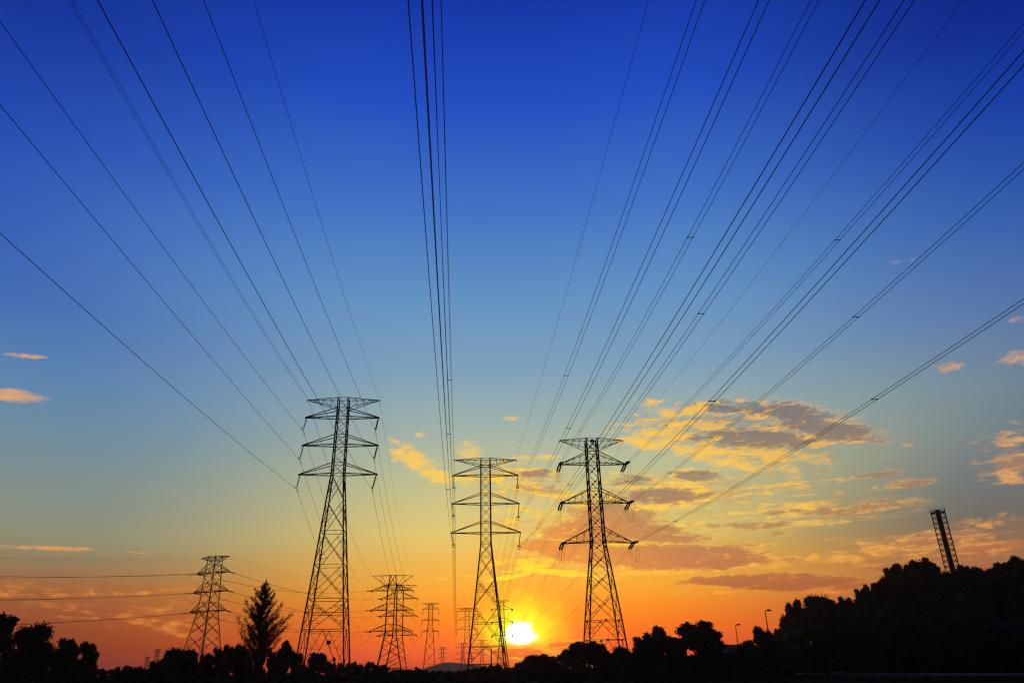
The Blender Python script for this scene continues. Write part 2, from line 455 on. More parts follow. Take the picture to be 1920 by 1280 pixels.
# angle towers beyond the tallest pylon
T1p = Vector((-65.4, 400, 0)); T2p = Vector((-70.3, 455, 0)); LTp = Vector((-112.4, 280, 0))
t1a = [40.6, 31.0, 20.9]; t2a = [41.3, 31.7, 21.2]; lta = [36.6, 30.0, 23.3]
T1 = simple(T1p.x, T1p.y, 48.2, rad(8), 6.6, 20.5, 2.75, 2.45, t1a, [10.6, 10.7, 10.8], 'broad strain pylon with a tapering peak, nearer of the two overlapping behind the tallest pylon', G2, 1.5, 10.4, 3.2, 0, 7.5, True, False)
T2 = simple(T2p.x, T2p.y, 49.0, rad(8), 6.6, 20.5, 2.8, 2.5, t2a, [10.6, 10.8, 11.0], 'broad strain pylon mostly hidden by the nearer one it overlaps', G2, 1.5, 10.2, 3.2, 0, 4.0, True, False)
LTt = simple(LTp.x, LTp.y, 42.4, rad(-22), 5.9, 23.8, 2.4, 1.75, lta, [7.6, 7.9, 8.1], 'cornerwise lattice pylon among the trees near the feathery conifer', G2, 1.2, 6.6, 2.8, 0, None, True, True)
P808 = simple(-64.3, 570, 47.7, rad(6), 4.6, 34.5, 1.6, 1.5, [43.6, 35.8, 28.2], [5.9, 6.3, 6.3], 'small dark pylon standing alone between the overlapping pylons and the slim pylon', G2, 1.3, 6.4, 1.2, 4.0)
P875 = simple(-39.4, 600, 46.0, rad(4), 4.6, 26.5, 1.75, 1.5, [43.6, 37.4, 30.5], [8.0, 8.0, 8.0], 'faint pylon seen just behind the left legs of the slim pylon', G2, 1.1, 8.0, 2.4, 4.6)
P941 = simple(-11.3, 545, 46.4, rad(4), 4.6, 24.5, 1.45, 1.35, [40.6, 32.3, 23.5], [7.2, 7.2, 7.2], 'faint pylon seen through the right legs of the slim pylon, close to the sun', G2, 1.0, 6.0, 2.4, 0)
for zt in (40.6, 32.3, 23.5):
    for s in (-1, 1):
        insulator(P941, (s * 7.2, 0, zt - .2), (s * 7.2, 2.6, zt - .8), .3, twin=.3)
P830 = simple(-154.5, 1600, 46.5, 0, 5, 24, 2.4, 2.0, [42, 34, 26], [9, 9.5, 10], 'tiny hazy pylon over the distant hill, right of the lone dark pylon', G2, 2.2, 8, 3, 0)
P870 = simple(-99.5, 1400, 46.3, 0, 5, 22, 2.4, 2.2, [39, 29, 20], [12, 13, 13], 'tiny wide-armed hazy pylon at the left foot of the slim pylon', G2, 2.2, 8, 3, 0)
P905 = simple(-60.5, 1300, 47.3, 0, 4.5, 22, 2.0, 1.7, [41, 33, 25], [10, 10, 10], 'tiny hazy pylon framed between the feet of the slim pylon', G2, 1.9, 9, 3, 0)
for (px, py, Y, lb) in ((296.5, 1216, 1000, 'tiny skyline pylon, left one of two side by side above low trees'), (314.5, 1219, 1040, 'tiny skyline pylon, right one of two side by side above low trees'), (277, 1230, 1150, 'tiny pylon poking out of the low skyline, taller one of a pair beside the gap'), (284, 1241, 1450, 'tiniest pylon, only its tip showing over the low skyline')):
    p = at(px, py, Y); simple(p.x, Y, p.z, rad(10), 3.4, p.z * .55, 1.5, 1.2, [p.z * .88, p.z * .74, p.z * .6], [4.2, 4.4, 4.6], lb, G2, 1.7, 4.4, 2, 0)

# ------------------------------------------------------------------ conductors
GL, GM, GR = 'wires of the left line', 'twin wires of the middle line', 'twin wires of the right line'
ROWN = {'A': 'top', 'B': 'middle', 'C': 'lowest'}
def tip_world(t, x, z, y=0): return Matrix.Translation(t.location) @ Matrix.Rotation(t.rotation_euler.z, 4, 'Z') @ Vector((x, y, z))
def strain(t, tip, target, L=4.5, r=.22):
    """strain string on a distant tower, from an arm tip towards a conductor; returns the world point at its end"""
    d = (target - tip).normalized(); d.z -= .04; q = tip + d * L
    inv = (Matrix.Translation(t.location) @ Matrix.Rotation(t.rotation_euler.z, 4, 'Z')).inverted()
    insulator(t, inv @ tip, inv @ q, r); return q
# left line: single wires from behind the camera over the pylon to the next tower
for sd, sx, side in (('L', -1, 'left'), ('R', 1, 'right')):
    for k, row in enumerate('ABC'):
        key = ('L', sd + row); near = near_pts(key); a = near[0]
        tip = tip_world(T1, sx * 10.7, t1a[k] - .2); q = strain(T1, tip, a)
        pts = near[::-1] + span_pts(a, q, 7.0)[1:]
        line_thing('single black wire hung from the %s %s arm of the tallest pylon' % (ROWN[row], side), pts, GL, .027)
    near = near_pts(('L', sd + 'E')); q = tip_world(T1, sx * 10.4, 47.9)
    pts = near[::-1] + span_pts(near[0], q, 5.0)[1:]
    if sd == 'L':
        line_thing('pair of thin close earth wires running to the top left tip of the tallest pylon', pts, GL, .019, .13)
    else:
        line_thing('thin earth wire running to the top right tip of the tallest pylon', pts, GL, .018)
SPM = {'RA': [-83.2, -16], 'RB': [-82.4, -17], 'RC': [-81.0, -20], 'LC': [-76.2], 'LB': [-78.8], 'LA': [-81.9]}
SPR = {'LA': [-96.8, -30], 'LB': [-96.3, -30], 'LC': [-95.6, -28], 'RA': [-92.7, -27.7], 'RB': [-93.3, -28], 'RC': [-92.9, -27.7]}
for sd, sx, side in (('L', -1, 'left'), ('R', 1, 'right')):
    for row, zt in zip('ABC', [43.6, 37.4, 30.5]):
        key = ('M', sd + row); near = near_pts(key)
        q = tip_world(P875, sx * 8.0, zt - 4.6)
        pts = near[::-1] + span_pts(near[0], q, 14.0)[1:]
        line_thing('twin wires hung from the %s %s arm of the slim pylon beside the sun' % (ROWN[row], side), pts, GM, .024, .25, [near_at(key, s) for s in SPM[sd + row]])
    near = near_pts(('M', sd + 'E')); q = tip_world(P875, sx * 8.0, 45.7)
    line_thing('thin earth wire running to the top %s tip of the slim pylon beside the sun' % side, near[::-1] + span_pts(near[0], q, 11.0)[1:], GM, .016)
for sd, sx, side in (('L', -1, 'left'), ('R', 1, 'right')):
    for row, zt in zip('ABC', (40.6, 32.3, 23.5)):
        key = ('R', sd + row); near = near_pts(key); st = RFAR['n' + sd + row]
        # slide the conductor onto its string end: blend the first few metres
        off = st - near[0]; pts = []
        L0 = 40.0
        for p in near:
            t = min(1, (near[0] - p).length / L0); pts.append(p + off * (1 - t) ** 2)
        pts[0] = st
        line_thing('twin wires rising overhead from the %s %s arm of the strain pylon' % (ROWN[row], side), pts[::-1], GR, .024, .25, [near_at(key, s) for s in SPR[sd + row]])
        q = tip_world(P941, sx * 7.2, zt - .8, 2.6)
        line_thing('faint twin wires dropping sunward behind the %s %s arm of the strain pylon' % (ROWN[row], side), span_pts(RFAR[sd + row], q, 8.5), GR, .016, .25)
line_thing('thin earth wire running to the top right tip of the strain pylon', near_pts(('R', 'RE'))[::-1] + span_pts(near_pts(('R', 'RE'))[0], tip_world(P941, 6.0, 46.1), 10)[1:], GR, .016)

# the cross line: from off to the left, over the cornerwise pylon to the two angle towers
GX = 'wires of the line crossing low behind the trees'
rows3 = ['top', 'middle', 'lowest']
for k in range(3):
    for sx, far_t, far_a, nm in ((-1, T1, t1a, 'left'), (1, T2, t2a, 'right')):
        tip = tip_world(LTt, sx * [7.6, 7.9, 8.1][k], lta[k] - .15)
        tq = tip_world(far_t, -10.7, far_a[k] - .2)
        dl = Vector((-1, -.08, -.05)).normalized()
        end = at(-300, (1066, 1116, 1172)[k] + (9, 6, 4)[k] * (sx > 0), 262 + 9 * (sx > 0))
        qa = strain(LTt, tip, end, 3.6, .2); qb = strain(LTt, tip, tq, 4.2, .2); qc = strain(far_t, tq, tip, 5.0, .24)
        line_thing('level dark wire leaving the picture from the %s %s arm of the cornerwise pylon' % (rows3[k], nm), span_pts(qa, end, 1.6), GX, .05)
        line_thing('thin wires from the %s %s arm of the cornerwise pylon towards the overlapping pylons' % (rows3[k], nm), span_pts(qb, qc, 3.2), GX, .035, .22)
        inv = (Matrix.Translation(LTt.location) @ Matrix.Rotation(LTt.rotation_euler.z, 4, 'Z')).inverted()
        b = MB(); jp = []
        for i in range(13):
            t = i / 12; v = qa.lerp(qb, t); v.z -= 3.0 * (1 - (2 * t - 1) ** 2); jp.append(inv @ v)
        b.tube(jp, .04, 5); b.build('jumper_loop', CABLE, LTt)
for sx, nm in ((-1, 'left'), (1, 'right')):
    tip = tip_world(LTt, sx * 6.6, 42.0)
    line_thing('faint level earth wire leaving the picture from the cornerwise pylon top %s tip' % nm, span_pts(tip, at(-300, 1030 if sx < 0 else 1036, 262), 1.5), GX, .016)
    line_thing('faint earth wire from the cornerwise pylon top %s tip towards the overlapping pylons' % nm, span_pts(tip, tip_world(T1 if sx < 0 else T2, -10.2, 47.9), 3), GX, .016)
# jumper loops and strings on the angle towers' right-hand arms, and the line on to the lone pylon
for t, al in ((T1, t1a), (T2, t2a)):
    inv = (Matrix.Translation(t.location) @ Matrix.Rotation(t.rotation_euler.z, 4, 'Z')).inverted()
    for k in range(3):
        for sx in (-1, 1):
            tip = tip_world(t, sx * 10.7, al[k] - .2)
            tgt = tip_world(P808, sx * 6.2, [39.6, 31.8, 24.2][k])
            q = strain(t, tip, tgt, 4.2, .26)
            if t is T1:
                line_thing('hair-thin wire from the %s %s arm of the nearer overlapping pylon towards the lone pylon' % (rows3[k], 'left' if sx < 0 else 'right'), span_pts(q, tgt, 4), GL, .02)
            b = MB(); jp = []
            p0 = tip + Vector((-4.2 if sx < 0 else -1.0, -3.5, -.5))
            for i in range(13):
                u = i / 12; v = p0.lerp(q, u); v.z -= 4.2 * (1 - (2 * u - 1) ** 2); jp.append(inv @ v)
            b.tube(jp, .05, 5); b.build('jumper_loop', CABLE, t)

# ------------------------------------------------------------------ mast on the hill
mz0 = ground_z(143, 250) - .2
mtop = at(1757, 955, 250); mast = empty('lattice_mast', (mtop.x, 250, mz0)); mast.rotation_euler = (0, 0, rad(-28))
tag(mast, 'tall lattice mast round a dark flue with a railed platform, on the wooded hill', 'mast')
MHt = mtop.z - mz0; hwm = 2.05
for sx in (-1, 1):
    for sy in (-1, 1):
        b = MB(); b.bar((sx * hwm, sy * hwm, 0), (sx * hwm, sy * hwm, MHt - 1), .16); b.build('post', STEEL, mast)
b = MB(); zz = 0; k = 0
while zz < MHt - 2:
    z1 = min(zz + 1.75, MHt - 1)
    for A, B in (((-1, -1), (1, -1)), ((1, -1), (1, 1)), ((1, 1), (-1, 1)), ((-1, 1), (-1, -1))):
        a0 = Vector((A[0] * hwm, A[1] * hwm, zz)); b0 = Vector((B[0] * hwm, B[1] * hwm, zz)); a1 = a0 + Vector((0, 0, z1 - zz)); b1 = b0 + Vector((0, 0, z1 - zz))
        b.bar(a1, b1, .17); md = a1.lerp(b1, .5)
        b.bar(a0, b1, .08); b.bar(b0, a1, .08)
    zz = z1; k += 1
b.build('bracing', STEEL, mast)
b = MB(); b.tube([(0, 0, 0), (0, 0, MHt * .5), (0, 0, MHt - .3)], .8, 16); b.tube([(0, 0, MHt - .3), (0, 0, MHt - .1)], .92, 16); b.build('flue', CONC, mast)
b = MB()
for x in (-1.55, 1.55): b.box((x, 0, MHt - 1), 1.2, 4.4, .14)
for y in (-1.55, 1.55): b.box((0, y, MHt - 1.01), 1.9, 1.2, .12)
b.build('platform', STEEL, mast)
b = MB()
for z in (MHt - .4, MHt + .15):
    for A, B in (((-1, -1), (1, -1)), ((1, -1), (1, 1)), ((1, 1), (-1, 1)), ((-1, 1), (-1, -1))): b.bar((A[0] * 2.2, A[1] * 2.2, z), (B[0] * 2.2, B[1] * 2.2, z), .07)
for i in range(5):
    t = -2.2 + 4.4 * i / 4
    for x, y in ((t, -2.2), (t, 2.2), (-2.2, t), (2.2, t)): b.bar((x, y, MHt - 1), (x, y, MHt + .15), .06)
b.bar((2.2, -2.2, MHt), (2.2, -2.2, MHt + 1.0), .08)
b.build('railing', STEEL, mast)

# slim far chimney
cp = at(921, 1215, 1200); ch = empty('chimney', (cp.x, 1200, 0)); tag(ch, 'slender dark factory chimney on the skyline between the legs of the slim pylon', 'chimney')
b = MB(); b.tube([(0, 0, 0), (0, 0, cp.z * .5), (0, 0, cp.z)], [1.35, 1.1, .85], 12); b.build('stack', CONC, ch)
b = MB(); b.tube([(0, 0, cp.z), (0, 0, cp.z + .5)], 1.0, 12); b.build('rim', STEEL, ch)

# ------------------------------------------------------------------ street lamps and building by the road
def lamp(px, py, Y, label):
    p = at(px, py, Y); gz = ground_z(p.x, Y)
    r = empty('street_lamp', (p.x, Y, gz)); tag(r, label, 'street lamp', 'street lamps by the road')
    h = p.z - gz
    b = MB(); b.tube([(0, 0, 0), (0, 0, h * .4), (0, 0, h)], [.14, .11, .08], 8); b.tube([(0, 0, 0), (0, 0, .8)], [.2, .17], 8); b.build('pole', POLE, r)
    b = MB(); b.tube([(0, 0, h - .06), (.2, -.04, h + .06), (.6, -.12, h + .1)], .05, 6); b.build('arm', POLE, r)
    b = MB(); b.tube([(.15, -.03, h + .08), (.3, -.06, h + .12), (.65, -.13, h + .15), (.95, -.19, h + .14), (1.1, -.22, h + .12)], [.05, .12, .17, .13, .04], 8); hd = b.build('lamp_head', POLE, r)
    b = MB(); b.box((.65, -.13, h - .02), .45, .2, .05); b.build('lens', GLASSM, hd)
lamp(1434.5, 1145, 140, 'taller street lamp with an oval head, near the shrub at the foot of the hill')
lamp(1379, 1171.5, 182, 'smaller street lamp with an oval head, above the pale flat-roofed building')
bp = at(1371, 1209, 215); B = empty('building', (bp.x, 215, 0)); tag(B, 'small pale flat-roofed building half hidden by trees beneath the smaller street lamp', 'building')
b = MB(); b.box((0, 3, bp.z / 2), 4.2, 6, bp.z); b.build('wall', WALLM, B)
b = MB(); b.box((0, 3, bp.z + .1), 4.6, 6.4, .2); b.build('roof', ROOFM, B)
b = MB(); b.box((-1.0, -.03, 1.05), .9, .06, 2.1); b.build('door', DARKM, B)
b = MB(); b.box((.9, -.03, bp.z - 1.4), 1.2, .06, 1.0); b.build('window', DARKM, B)

# ------------------------------------------------------------------ trees
def leaf_mesh(name, lobes, n, size, mt, shell=.45, squash=1.0):
    """many small leaf clumps scattered through the volume of a crown's lobes"""
    L = np.array([[*c, *r] for c, r in lobes], float)
    w = (L[:, 3] * L[:, 4] + L[:, 4] * L[:, 5] + L[:, 3] * L[:, 5]); w /= w.sum()
    idx = RNG.choice(len(L), n, p=w)
    d = RNG.normal(size=(n, 3)); d /= np.linalg.norm(d, axis=1)[:, None]
    rr = RNG.random(n) ** shell; rr = np.where(RNG.random(n) < .12, rr * RNG.uniform(1, 1.22, n), rr)
    c = L[idx, :3] + d * rr[:, None] * L[idx, 3:]
    a = RNG.normal(size=(n, 3)); a /= np.linalg.norm(a, axis=1)[:, None]
    b = np.cross(a, RNG.normal(size=(n, 3))); b /= np.linalg.norm(b, axis=1)[:, None]
    deep = np.where(rr < .7, 1.9, 1.0)
    s = (size * RNG.uniform(.5, 1.3, n) * deep)[:, None]
    # a pointed five-sided leaf clump
    P = np.stack([c + a * s, c + b * s * .62 + a * s * .15, c - a * s * .8 + b * s * .3, c - a * s * .7 - b * s * .4, c - b * s * .55 + a * s * .25], 1).reshape(-1, 3)
    return mesh_poly(name, P, 5, mt)
def add_core(me, lobes, f=.78):
    """dense twiggy heart of each lobe: a rough faceted lump well inside the leaves"""
    bm = __import__('bmesh').new(); bm.from_mesh(me)
    for c, r in lobes:
        res = __import__('bmesh').ops.create_icosphere(bm, subdivisions=2, radius=1.0)
        for v in res['verts']:
            k = f * random.uniform(.72, 1.12); v.co = Vector((c[0] + v.co.x * r[0] * k, c[1] + v.co.y * r[1] * k, c[2] + v.co.z * r[2] * k))
    bm.to_mesh(me); bm.free(); return me
def mesh_poly(name, P, k, mt):
    me = bpy.data.meshes.new(name); n = len(P) // k
    me.vertices.add(len(P)); me.vertices.foreach_set('co', P.astype(np.float32).ravel())
    me.loops.add(len(P)); me.loops.foreach_set('vertex_index', np.arange(len(P), dtype=np.int32))
    me.polygons.add(n); me.polygons.foreach_set('loop_start', np.arange(0, len(P), k, dtype=np.int32))
    me.polygons.foreach_set('loop_total', np.full(n, k, dtype=np.int32)); me.materials.append(mt); me.update(calc_edges=True); me.validate()
    return me
def obj_of(name, me, parent):
    o = bpy.data.objects.new(name, me); COL.objects.link(o); o.parent = parent; return o
def trunk_mesh(name, lobes, top, r):
    b = MB(); z0 = top * .55
    b.tube([(0, 0, -.3), (.02 * top, 0, top * .3), (0, .02 * top, z0), (.03, 0, top * .8)], [r * 1.3, r, r * .8, r * .35], 7)
    for c, rr in lobes:
        s = Vector((0, 0, z0 * random.uniform(.6, 1.05))); e = Vector(c); mid = s.lerp(e, .5) + Vector((0, 0, -.04))
        b.tube([s, mid, e], [r * .5, r * .32, r * .1], 5)
    me = bpy.data.meshes.new(name); me.from_pydata([tuple(v) for v in b.v], [], b.f); me.materials.append(BARK); me.update(); return me
# prototypes are one unit tall and one unit wide, scaled per tree
PROTO = []
def proto(seed, nl, flat, base, n, size, loose):
    random.seed(seed); lobes = []
    for k in range(nl):
        t = k / (nl - 1); a = random.uniform(0, 6.283) ; zc = base + (1 - base) * (.22 + .6 * random.random())
        prof = math.sqrt(max(0.05, 1 - ((zc - base) / (1 - base) * 2 - 1.0) ** 2 * .85))
        d = random.uniform(.1, .36) * prof * loose
        r = random.uniform(.13, .22) * (1.1 - .4 * (zc - base))
        lobes.append(((d * math.cos(a), d * math.sin(a), zc), (r * 1.12, r * 1.12, r * flat)))
    lobes.append(((0, 0, base + (1 - base) * .45), (.3, .3, (1 - base) * .38)))
    zmax = max(c[2] + r[2] for c, r in lobes); xm = max(abs(c[0]) + r[0] for c, r in lobes)
    lobes = [((c[0] * .5 / xm, c[1] * .5 / xm, c[2] / zmax), (r[0] * .5 / xm, r[1] * .5 / xm, r[2] / zmax)) for c, r in lobes]
    return add_core(leaf_mesh('crown', lobes, n, size, LEAF), lobes), trunk_mesh('trunk', lobes[:6], .8, .03)
for sd, nl, fl, ba, n, sz, lo in ((1, 13, .75, .22, 3600, .024, 1.0), (2, 16, .6, .28, 3600, .023, 1.15), (3, 11, .9, .15, 3600, .026, .85), (4, 18, .55, .32, 3400, .022, 1.25), (5, 14, .8, .2, 3600, .024, 1.05), (6, 20, .6, .25, 3800, .021, 1.2)):
    PROTO.append(proto(sd, nl, fl, ba, n, sz, lo))
SHRUB = []
for sd in (21, 22, 23, 24):
    SHRUB.append(proto(sd, 12, .8, .02, 2000, .034, 1.2))
random.seed(99)
def tree(px, py, wpx, Y, label, group=None, kind=None, shrub=False, cat='tree'):
    p = at(px, py, Y); gz = ground_z(p.x, Y) - .05; h = p.z - gz
    w = wpx * Y / ray(px, py).y
    tree_at(p.x, Y, gz, h, w, label, group, kind, shrub, cat)
def tree_at(x, y, gz, h, w, label, group, kind, shrub, cat):
    cr, tr = (SHRUB if shrub else PROTO)[kind if kind is not None else random.randrange(4 if shrub else 6)]
    r = empty('shrub' if shrub else 'tree', (x, y, gz), random.uniform(0, 6.28)); r.scale = (w, w, h)
    tag(r, label, 'shrub' if shrub else cat, group)
    obj_of('trunk', tr, r); obj_of('crown', cr, r)
GT = 'single trees standing out of the dark tree line'
TREES = [
 (4, 1146, 82, 104, 'tall dark tree with sky showing through its crown at the left edge of the picture', 3),
 (72, 1166, 62, 108, 'dense dome-shaped dark tree, second in from the left edge', 2),
 (128, 1194, 52, 112, 'pointed-topped dark tree standing between the dome-shaped tree and a lopsided one', 0),
 (171, 1200, 42, 112, 'lopsided small dark tree at the right end of the left clump', 4),
 (345, 1212, 62, 116, 'rounded dark tree covering the left foot of the cornerwise pylon', 2),
 (412, 1212, 28, 118, 'small round-headed tree just right of the cornerwise pylon', 0),
 (433, 1206, 26, 114, 'narrow round-headed tree with a bare trunk near the conifer', 4),
 (452, 1204, 26, 116, 'narrow tree nestling against the left side of the conifer', 2),
 (541, 1199, 34, 112, 'small tree against the right side of the conifer', 0),
 (600, 1222, 54, 116, 'low bushy tree between the feet of the tallest pylon', 1),
 (992, 1226, 44, 124, 'rounded low tree just right of the setting sun', 2),
 (1027, 1225, 40, 126, 'rounded low tree between the sun and the strain pylon', 0),
 (1078, 1201, 44, 118, 'dark tree hiding the left foot of the strain pylon', 4),
 (1112, 1202, 50, 118, 'leafy dark tree in front of the legs of the strain pylon', 1),
 (1172, 1210, 44, 120, 'low dark tree at the right foot of the strain pylon', 2),
 (1212, 1186, 58, 122, 'wind-swept tree leaning towards a feathery raised plume', 5),
 (1236, 1171, 44, 124, 'tree with a raised flat plume of leaves pointing away from the sun', 3),
 (1262, 1193, 50, 124, 'sloping low-crowned tree between the plumed tree and the spreading one', 1),
 (1302, 1161, 66, 122, 'wide spreading tree with two knobs on its ragged crown', 3),
 (1330, 1180, 54, 122, 'flat side-crown tree spreading towards the pale building', 1),
 (1398, 1198, 34, 126, 'small dark tree beside the pale building', 4),
 (1427, 1172, 40, 128, 'upright shrubby tree under the taller street lamp', 0),
 (1483, 1123, 40, 160, 'round open-crowned tree first on the rise of the hill', 3),
 (1524, 1112, 48, 164, 'broad rounded tree on the lower step of the hill', 2),
 (1557, 1122, 34, 166, 'short tree in the dip of the lower hill step', 1),
 (1584, 1117, 30, 168, 'thin open tree with sky behind its twigs on the hill', 3),
 (1616, 1096, 34, 170, 'ragged tree where the hill starts to climb steeply', 5),
 (1640, 1090, 40, 172, 'dark tree half way up the steep hill edge', 1),
 (1665, 1062, 38, 176, 'bushy-topped tree near the hill crest', 0),
 (1692, 1054, 34, 178, 'tree leaning on the tallest crest tree', 4),
 (1719, 1045, 42, 178, 'tallest crest tree with knobby crown left of the mast', 3),
 (1736, 1054, 34, 178, 'tree tucked right of the tallest crest tree', 1),
 (1756, 1062, 30, 178, 'low crest tree just left of the mast foot', 0),
 (1808, 1056, 42, 178, 'tree hiding the right foot of the mast', 5),
 (1782, 1068, 34, 180, 'dark tree right in front of the mast foot', 2),
 (1848, 1063, 48, 180, 'low tree in the crest between mast and picture edge', 1),
 (1880, 1052, 48, 178, 'spiky crest tree near the right picture edge', 3),
 (1912, 1042, 54, 178, 'highest hill tree cut by the right picture edge', 5),
]
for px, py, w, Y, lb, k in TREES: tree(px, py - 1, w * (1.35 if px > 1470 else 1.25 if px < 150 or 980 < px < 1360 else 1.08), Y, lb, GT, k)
# low hedge of shrubs and saplings under the pylons
GS = 'low shrubs filling the dark hedge line'
HEDGE = [(20, 1200), (50, 1210), (90, 1215), (110, 1225), (140, 1226), (165, 1232), (195, 1252), (212, 1252), (228, 1247), (243, 1244), (258, 1247), (272, 1248), (285, 1248), (298, 1229), (312, 1229), (322, 1224), (365, 1220), (382, 1224), (396, 1222), (428, 1228), (470, 1215), (490, 1205), (515, 1212), (532, 1215), (556, 1222), (572, 1238), (588, 1228), (618, 1230), (634, 1240), (655, 1240), (672, 1239), (690, 1239), (706, 1244), (722, 1245), (738, 1250), (755, 1252), (771, 1248), (788, 1251), (804, 1253), (822, 1254), (840, 1254), (858, 1255), (876, 1253), (894, 1251), (912, 1245), (930, 1243), (946, 1247), (960, 1252), (975, 1241), (1010, 1234), (1042, 1232), (1058, 1222), (1092, 1212), (1130, 1212), (1142, 1226), (1156, 1222), (1190, 1208), (1196, 1196), (1280, 1200), (1318, 1205), (1345, 1212), (1360, 1221), (1376, 1222), (1390, 1218), (1412, 1205), (1446, 1190)]
for i, (px, py) in enumerate(HEDGE):
    tree(px, py - random.uniform(-1, 1), random.uniform(26, 36), random.uniform(118, 134), 'low dark shrub in the hedge line under the pylons', GS, None, True)
for i in range(64):
    px = -40 + i * 24 + random.uniform(-6, 6)
    tree(px, (1262 if px < 960 else 1248) + random.uniform(-6, 5), random.uniform(40, 58), random.uniform(102, 115), 'low dark shrub in the hedge line under the pylons', GS, None, True)
for i in range(40):
    px = 1146 + i * 8 + random.uniform(-3, 3)
    tree(px, 1223 + random.uniform(-7, 5), random.uniform(28, 40), random.uniform(126, 140), 'low dark shrub in the hedge line under the pylons', GS, None, True)
# wooded hillside below the crest
GH = 'trees covering the dark hillside'
def crest(px):
    for (a, ya), (b, yb) in zip(SKY_R, SKY_R[1:]):
        if a <= px <= b: return ya + (yb - ya) * (px - a) / (b - a)
    return 1300 if px < SKY_R[0][0] else SKY_R[-1][1]
cnt = 0
for _ in range(900):
    if cnt >= 110: break
    y = random.uniform(112, 178); x = random.uniform(44, 150); gz = ground_z(x, y); h = random.uniform(5.5, 9.0); w = random.uniform(5.5, 8.5)
    px, py = proj((x, y, gz + h))
    if px > 2000 or px < 1400 or py < crest(px) + 12 or py < crest(px - 40) * 0 + 12: continue
    if min(crest(px - 35), 1300) > py + 60: continue
    tree_at(x, y, gz - .1, h, w, 'dark leafy tree within the mass of the wooded hillside', GH, None, False, 'tree'); cnt += 1

for i in range(70):
    px = 1395 + i * 8 + random.uniform(-3, 3)
    tree(px, crest(px) + random.uniform(6, 16), random.uniform(26, 40), random.uniform(164, 176), 'bushy undergrowth shrub along the crest of the wooded hill', 'shrubs along the hill crest', None, True)
# the feathery conifer (casuarina-like): whorls of rising branches carrying needle tufts
def conifer(px, py, Y, wpx):
    p = at(px, py, Y); h = p.z; R = wpx * Y / ray(px, py).y / 2
    r = empty('conifer_tree', (p.x, Y, 0)); tag(r, 'tall feathery pointed conifer standing above the hedge beside the cornerwise pylon', 'tree', GT)
    rng = np.random.default_rng(5); b = MB(); tufts = []
    b.tube([(0, 0, 0), (.1, 0, h * .4), (.0, 0, h * .8), (0.05, 0, h)], [.24, .17, .07, .015], 7)
    leaders = [(0.0, 0.0, h)]
    nb = 130
    a_of = rng.uniform(0, 6.283, nb)
    for i in range(nb):
        t = (i / nb) ** .95 * rng.uniform(.93, 1.0); z0 = h * (.16 + .8 * t); a0 = a_of[i]; L = (R * 1.32) * (1 - t) ** .85 * rng.uniform(.25, 1.25) + .2
        L *= .62 + .62 * abs(math.sin(2.3 * a0 + 9.0 * t))
        if .12 < t < .55 and rng.random() < .16: L *= 1.3
        a = a0; up = rng.uniform(.6, 1.6)
        dv = Vector((math.cos(a), math.sin(a), up)).normalized(); s = Vector((0, 0, z0)); e = s + dv * L; mid = s.lerp(e, .5) - Vector((0, 0, .06 * L))
        b.tube([s, mid, e], [.035 * (1 - t) + .012, .02, .006], 4)
        m_ = int(30 + 62 * L)
        for k in range(m_):
            u = rng.uniform(.12, 1.03) ; q = s.lerp(mid, u * 2) if u < .5 else mid.lerp(e, u * 2 - 1)
            q = q + Vector(rng.normal(size=3)) * .05 * (1 + L * .4)
            dd = (dv + Vector(rng.normal(size=3)) * .55 + Vector((0, 0, .15))).normalized(); ln = rng.uniform(.22, .5); wv = dd.cross(Vector(rng.normal(size=3))).normalized() * rng.uniform(.018, .04)
            tufts += [q - wv, q + wv, q + dd * ln]
    for k in range(240):
        z0 = h * rng.uniform(.72, 1.0); a = rng.uniform(0, 6.283); q = Vector((0, 0, z0)); dd = Vector((math.cos(a) * .5, math.sin(a) * .5, 1)).normalized(); wv = dd.cross(Vector(rng.normal(size=3))).normalized() * .03
        tufts += [q - wv, q + wv, q + dd * rng.uniform(.25, .5)]
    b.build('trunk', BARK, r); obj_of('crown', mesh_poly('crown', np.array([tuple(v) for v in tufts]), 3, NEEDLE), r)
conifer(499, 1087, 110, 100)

# ------------------------------------------------------------------ air
hz = bpy.data.materials.new('haze_air'); hz.use_nodes = True; t = hz.node_tree; t.nodes.remove(t.nodes['Principled BSDF'])
pv = t.nodes.new('ShaderNodeVolumePrincipled'); pv.inputs['Density'].default_value = .00008; pv.inputs['Color'].default_value = (1, .86, .72, 1); pv.inputs['Anisotropy'].default_value = .55
t.links.new(pv.outputs['Volume'], t.nodes['Material Output'].inputs['Volume'])
b = MB(); b.box((0, 1140, 29), 5200, 3000, 62); tag(b.build('haze', hz), kind='stuff')

# ------------------------------------------------------------------ sky
W = bpy.data.worlds.new('World'); S.world = W; W.use_nodes = True; nt = W.node_tree; N = nt.nodes; N.clear()
def lk(a, b): nt.links.new(a, b)
def math_(op, a, b=None, c=None, clamp=False):
    n = N.new('ShaderNodeMath'); n.operation = op; n.use_clamp = clamp
    for i, v in enumerate((a, b, c)):
        if v is None: continue
        if isinstance(v, (int, float)): n.inputs[i].default_value = v
        else: lk(v, n.inputs[i])
    return n.outputs[0]
def mr(v, a, b, c=0., d=1., smooth=True):
    n = N.new('ShaderNodeMapRange'); n.interpolation_type = 'SMOOTHSTEP' if smooth else 'LINEAR'; n.clamp = True
    lk(v, n.inputs[0])
    for i, x in zip((1, 2, 3, 4), (a, b, c, d)):
        if isinstance(x, (int, float)): n.inputs[i].default_value = x
        else: lk(x, n.inputs[i])
    return n.outputs[0]
